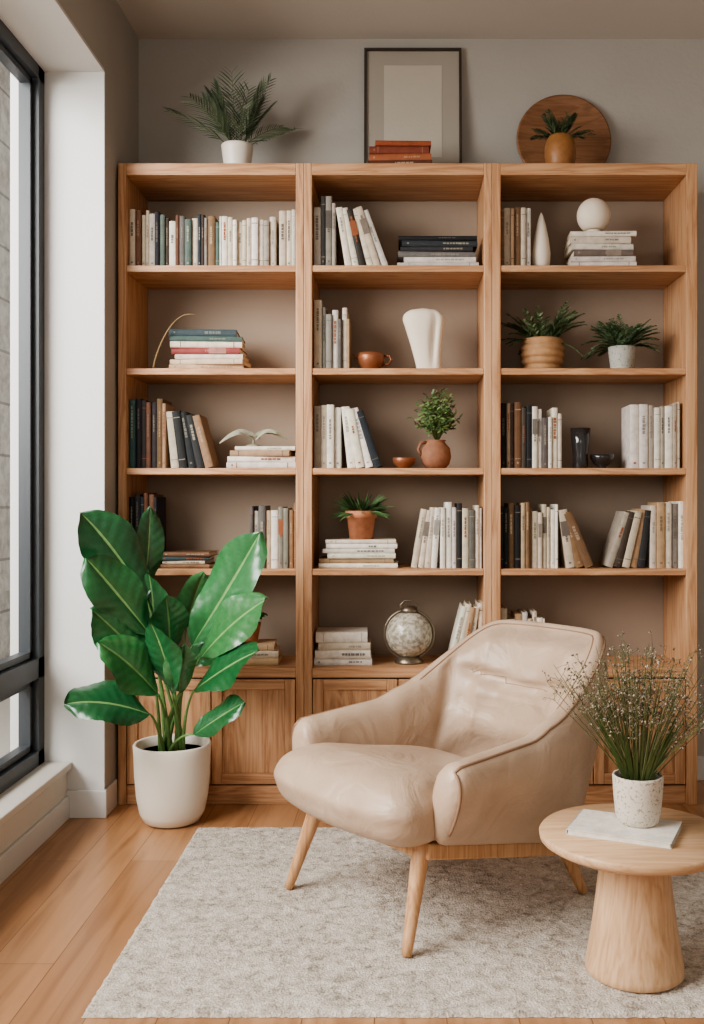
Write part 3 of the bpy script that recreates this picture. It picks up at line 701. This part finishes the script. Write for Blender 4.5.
# shell (arms + padded back) as one continuous upholstered body
path=[]
na=14; nb=90
A_=0.330; Bq=0.32; ex=2.9; yS=-0.16; YA=0.175
for i in range(na):
    q=i/na; path.append((A_+0.006*(1-q),YA+(yS-YA)*q,q*0.5))
for i in range(nb+1):
    a=math.pi*i/nb; ca,sa=math.cos(a),math.sin(a)
    path.append((A_*math.copysign(abs(ca)**(2/ex),ca),yS-Bq*abs(sa)**(2/ex),0.5+(i/nb)))
for i in range(na):
    q=1-(i+1)/na; path.append((-(A_+0.006*(1-q)),YA+(yS-YA)*q,2-q*0.5))
acc=[0]
for i in range(1,len(path)): acc.append(acc[-1]+math.hypot(path[i][0]-path[i-1][0],path[i][1]-path[i-1][1]))
TL=acc[-1]; armL=acc[na]
L=len(path); rings=[]; NS=96; crease=[]; sval=[]
for i,(x,y,_s) in enumerate(path):
    d_=min(acc[i],TL-acc[i])
    s=0.5*d_/armL if d_<armL else 0.5+0.5*(d_-armL)/(TL/2-armL)
    sval.append(s)
    x0,y0,_=path[max(i-1,0)]; x1,y1,_=path[min(i+1,L-1)]
    t=Vector((x1-x0,y1-y0,0)).normalized(); nrm=Vector((-t.y,t.x,0))
    if nrm.dot(Vector((x,y+0.1,0)))<0: nrm=-nrm
    bk=sm(0.40,0.80,s)*0.55+sm(0.52,0.76,s)*0.45
    pad=sm(0.62,0.78,s)
    Ht=0.505+0.03*min(1,s/0.5)+(0.778-0.535)*bk
    z0=max(0.285-0.20*(0.22-y),0.15)
    th=0.052-0.010*bk
    rg_=[]; hh=(Ht-z0)/2; zc_=(Ht+z0)/2
    zcr=0.575+0.05*(1-s)/0.4; best=(9,None)
    for k in range(NS):
        a=2*math.pi*k/NS; ca,sa=math.cos(a),math.sin(a)
        zz=math.copysign(abs(sa)**0.75,sa)
        oo=math.copysign((max(0,1-abs(zz)**4.2))**0.5,ca)
        o=th*oo; z=zc_+hh*zz
        fz=(z-z0)/(Ht-z0)
        o*=(0.6+0.4*sm(0,0.7,fz))
        o+=0.040*(1-bk)*(fz-0.5)+0.012*math.sin(math.pi*fz)*(1 if ca>0 else 0)
        if ca<0:
            env=sm(0.25,0.50,fz)*(1-sm(0.90,0.975,fz))
            bulge=0.080*(1-0.25*sm(0.6,0.95,fz))
            bulge-=0.044*math.exp(-((z-zcr)/0.016)**2)
            bulge-=0.016*math.exp(-((z-zcr+0.075+0.10*(1-s))/0.012)**2)
            bulge+=0.004*math.sin(x*38+z*12)*math.exp(-((z-zcr)/0.06)**2)
            o-=pad*env*bulge*min(1,abs(oo)*1.6)
            o+=0.014*math.exp(-((s-0.64)/0.02)**2)*env
            if abs(z-zcr)<best[0]: best=(abs(z-zcr),k)
        rg_.append((o,z))
    crease.append(best[1])
    rings.append((Vector((x,y,0)),nrm,t,rg_,zc_,hh,z0,Ht))
def leanf(p):
    wy=max(0,min(1,(-0.02-p.y)/0.40)); wy=wy*wy*(3-2*wy); hz=max(0,(p.z-0.30)/0.5)
    return Vector((p.x*(1-0.08*wy*hz),p.y-0.15*wy*hz,p.z))
def ringpts(rr,k=1.0,adv=0,drop=0):
    p,nrm,t,rg_,zc_,hh,z0,Ht=rr; out=[]
    for (o,z) in rg_:
        out.append(leanf(p+nrm*(o*k)+t*adv+Vector((0,0,(zc_-drop)+(z-zc_)*k))))
    return out
allr=[]
KK=(0.10,0.35,0.58,0.77,0.91)
for kk in KK: allr.append(ringpts(rings[0],kk,-0.045*math.sqrt(1-kk*kk),0.02*(1-kk)))
for rr in rings: allr.append(ringpts(rr))
for kk in KK[::-1]: allr.append(ringpts(rings[-1],kk,0.045*math.sqrt(1-kk*kk),0.02*(1-kk)))
v=[p for r_ in allr for p in r_]; f=[]
for i in range(len(allr)-1):
    for k in range(NS):
        k2=(k+1)%NS; f.append((i*NS+k,i*NS+k2,(i+1)*NS+k2,(i+1)*NS+k))
f.append(list(range(NS))[::-1]); f.append([(len(allr)-1)*NS+k for k in range(NS)])
mb=MB(); mb.add(v,f,smooth=True)
mb.build('shell_back_and_arms',[leather_m],parent=ch,keep=True)
mb=MB()
kk=18   # outer upper edge of the section
pp=[r_[kk].copy() for r_ in allr[4:-4]]
def down(ring):
    return [ring[k%NS].copy() for k in range(kk-2,-12,-2)]
pp=down(allr[4])[::-1]+pp+down(allr[-5])
mb.tube(pp,0.0045,mat=0,n=8)
# rim seam on the inner side and the horizontal seam across the back
ki=NS//2-19
mb.tube([allr[j+5][ki].copy() for j in range(L) if sval[j]>0.55],0.0028,mat=0,n=6)
mb.tube([allr[j+5][crease[j]].copy() for j in range(L) if sval[j]>0.70],0.0022,mat=0,n=6)
mb.build('piping',[pipe_m],parent=ch,keep=True)
# wooden base frame & legs
mb=MB()
def leg(x,y,sx,sy,top=0.285,r0=0.027,r1=0.014):
    pts=[Vector((x,y,top)).lerp(Vector((x+sx,y+sy,0.0)),k/8) for k in range(9)]
    mb.tube(pts,[r0+(r1-r0)*(k/8) for k in range(9)],(0,0,0),0,16)
leg(0.245,0.19,0.055,0.085); leg(-0.245,0.19,-0.045,0.095); leg(0.25,-0.35,0.05,-0.06,0.18); leg(-0.25,-0.35,-0.05,-0.06,0.18)
mb.build('legs',[wood_leg],parent=ch,keep=True)
mb=MB()
mb.box(-0.262,0.262,0.185,0.225,0.235,0.285); mb.box(-0.26,0.26,-0.375,-0.335,0.125,0.170)
sl=math.atan2(0.110,0.55)
for s in (-1,1):
    M=Matrix.Translation((s*0.268,-0.075,0.200))@Matrix.Rotation(sl,4,'X')
    mb.box(-0.021,0.021,-0.295,0.285,-0.022,0.022,M=M)
M=Matrix.Translation((0,-0.075,0.225))@Matrix.Rotation(sl,4,'X')
mb.box(-0.25,0.25,-0.28,0.27,0.0,0.04,M=M)
mb.build('base_frame',[wood_leg],parent=ch,keep=True,bevel=0.006)

# ---------------------------------------------------------------- side table
tb=empty('pedestal_side_table',(0.60,2.56,RUG))
mb=MB(); mb.lathe([(0.0001,0),(0.118,0),(0.125,0.006),(0.124,0.02),(0.117,0.06),(0.107,0.12),(0.098,0.19),(0.090,0.26),(0.084,0.322),(0.0001,0.322)],0,0,0,n=64); mb.build('pedestal',[wood_t],parent=tb,keep=True)
mb=MB(); mb.lathe([(0.0001,0.322),(0.2,0.322),(0.225,0.326),(0.24,0.336),(0.242,0.350),(0.238,0.356),(0.0001,0.356)],0,0,0,n=96); mb.build('table_top',[wood_tt],parent=tb,keep=True)
TT=RUG+0.3565
mb=MB(); M=Matrix.Translation((0.575,2.56,TT))@Matrix.Rotation(math.radians(-24),4,'Z')
mb.box(-0.13,0.13,-0.085,0.095,0,0.002,(222,216,206),M=M)
for i in range(8): mb.box(-0.128+R.uniform(0,0.002),0.128-R.uniform(0,0.002),-0.083,0.093,0.002+i*0.0013,0.0031+i*0.0013,jit((228,222,210),5),M=M)
mb.box(-0.13,0.13,-0.085,0.095,0.0125,0.0145,(228,222,212),M=M); mb.box(-0.1315,-0.129,-0.085,0.095,0,0.0145,(210,200,186),M=M)
mb.build('closed_book',[bookm])
# pot with dried flowers
fx,fy=0.615,2.585; fz0=TT+0.0148
mb=MB(); mb.lathe([(0.0001,0),(0.046,0),(0.053,0.006),(0.058,0.03),(0.062,0.07),(0.065,0.118),(0.064,0.124),(0.059,0.124),(0.057,0.09)],fx,fy,fz0,(214,206,192),0,48); pot_soil(mb,fx,fy,fz0+0.105,0.058,1)
def octa(mb,p,r,col,mat):
    v=[p+Vector(d)*r for d in ((1,0,0),(-1,0,0),(0,1,0),(0,-1,0),(0,0,1),(0,0,-1))]
    mb.add(v,[(0,2,4),(2,1,4),(1,3,4),(3,0,4),(2,0,5),(1,2,5),(3,1,5),(0,3,5)],col,mat,True)
for i in range(120):
    a=R.uniform(0,6.28); sp=R.uniform(0.02,0.85); Ls=R.uniform(0.24,0.38)
    dv=Vector((math.cos(a)*sp+0.03,math.sin(a)*sp*0.8,1)).normalized()
    base=Vector((fx+0.03*math.cos(a)*R.random(),fy+0.03*math.sin(a)*R.random(),fz0+0.1))
    pts=arc(base,dv,Ls,R.uniform(0.0,0.35),8); gc=jit(R.choice([(98,104,66),(120,118,80),(82,92,58)]),8)
    mb.tube(pts,[0.0016-0.001*k/8 for k in range(9)],gc,2,4)
    for k in range(R.randint(5,9)):
        q=R.uniform(0.5,1.0)*8; j=min(7,int(q)); p=pts[j].lerp(pts[j+1],q-j)
        dd=Vector((R.uniform(-1,1),R.uniform(-1,1),R.uniform(0,1.2))).normalized(); e=p+dd*R.uniform(0.012,0.04)
        mb.tube([p,p.lerp(e,.5)+Vector((0,0,.002)),e],0.0006,gc,2,3)
        for _ in range(3):
            octa(mb,e+Vector((R.uniform(-1,1),R.uniform(-1,1),R.uniform(-1,1)))*0.005,R.uniform(0.0018,0.0034),jit(R.choice([(162,142,126),(136,118,100),(190,178,162),(114,96,80),(104,102,76)]),10),2)
for i in range(60):
    a=R.uniform(0,6.28); dv=Vector((math.cos(a)*0.4,math.sin(a)*0.3,1))
    mb.blade(arc((fx+0.03*math.cos(a),fy+0.03*math.sin(a),fz0+0.1),dv,R.uniform(0.12,0.24),0.3,6),0.003,Vector((0.2,-1,0)),jit((92,110,64),10),2)
mb.build('potted_dried_flowers',[speckle('speckled_ceramic',(212,202,188),(160,146,128),150),soil,leafm])

# ---------------------------------------------------------------- light & camera
wd=bpy.data.worlds.new('World'); bpy.context.scene.world=wd; wd.use_nodes=True
bg=wd.node_tree.nodes['Background']; bg.inputs[0].default_value=(1.0,0.97,0.93,1); bg.inputs[1].default_value=0.56
def area(name,loc,target,sx,sy,power,col):
    l=bpy.data.lights.new(name,'AREA'); l.shape='RECTANGLE'; l.size=sx; l.size_y=sy; l.energy=power; l.color=col
    o=bpy.data.objects.new(name,l); bpy.context.collection.objects.link(o); o.location=loc
    d=Vector(target)-Vector(loc); o.rotation_euler=d.to_track_quat('-Z','Y').to_euler(); return o
area('window_daylight',(-2.9,1.6,2.6),(0.4,3.0,0.9),3.0,2.4,460,(1.0,0.985,0.96))
area('rear_fill_light',(-0.8,-2.1,2.0),(0.2,4.0,1.0),2.4,1.8,34,(1.0,0.96,0.9))  # fill lamp added behind the camera; the open rear has no window
cam=bpy.data.cameras.new('cam'); co=bpy.data.objects.new('camera',cam); bpy.context.collection.objects.link(co)
co.location=(0,0,CAMH); co.rotation_euler=(math.radians(90),0,0)
cam.sensor_width=36; cam.lens=36*1000/1024; cam.shift_x=-48/1024; cam.shift_y=-12/1024; cam.clip_start=0.05
bpy.context.scene.camera=co
try: bpy.context.scene.view_settings.look='AgX - Medium High Contrast'
except Exception: pass
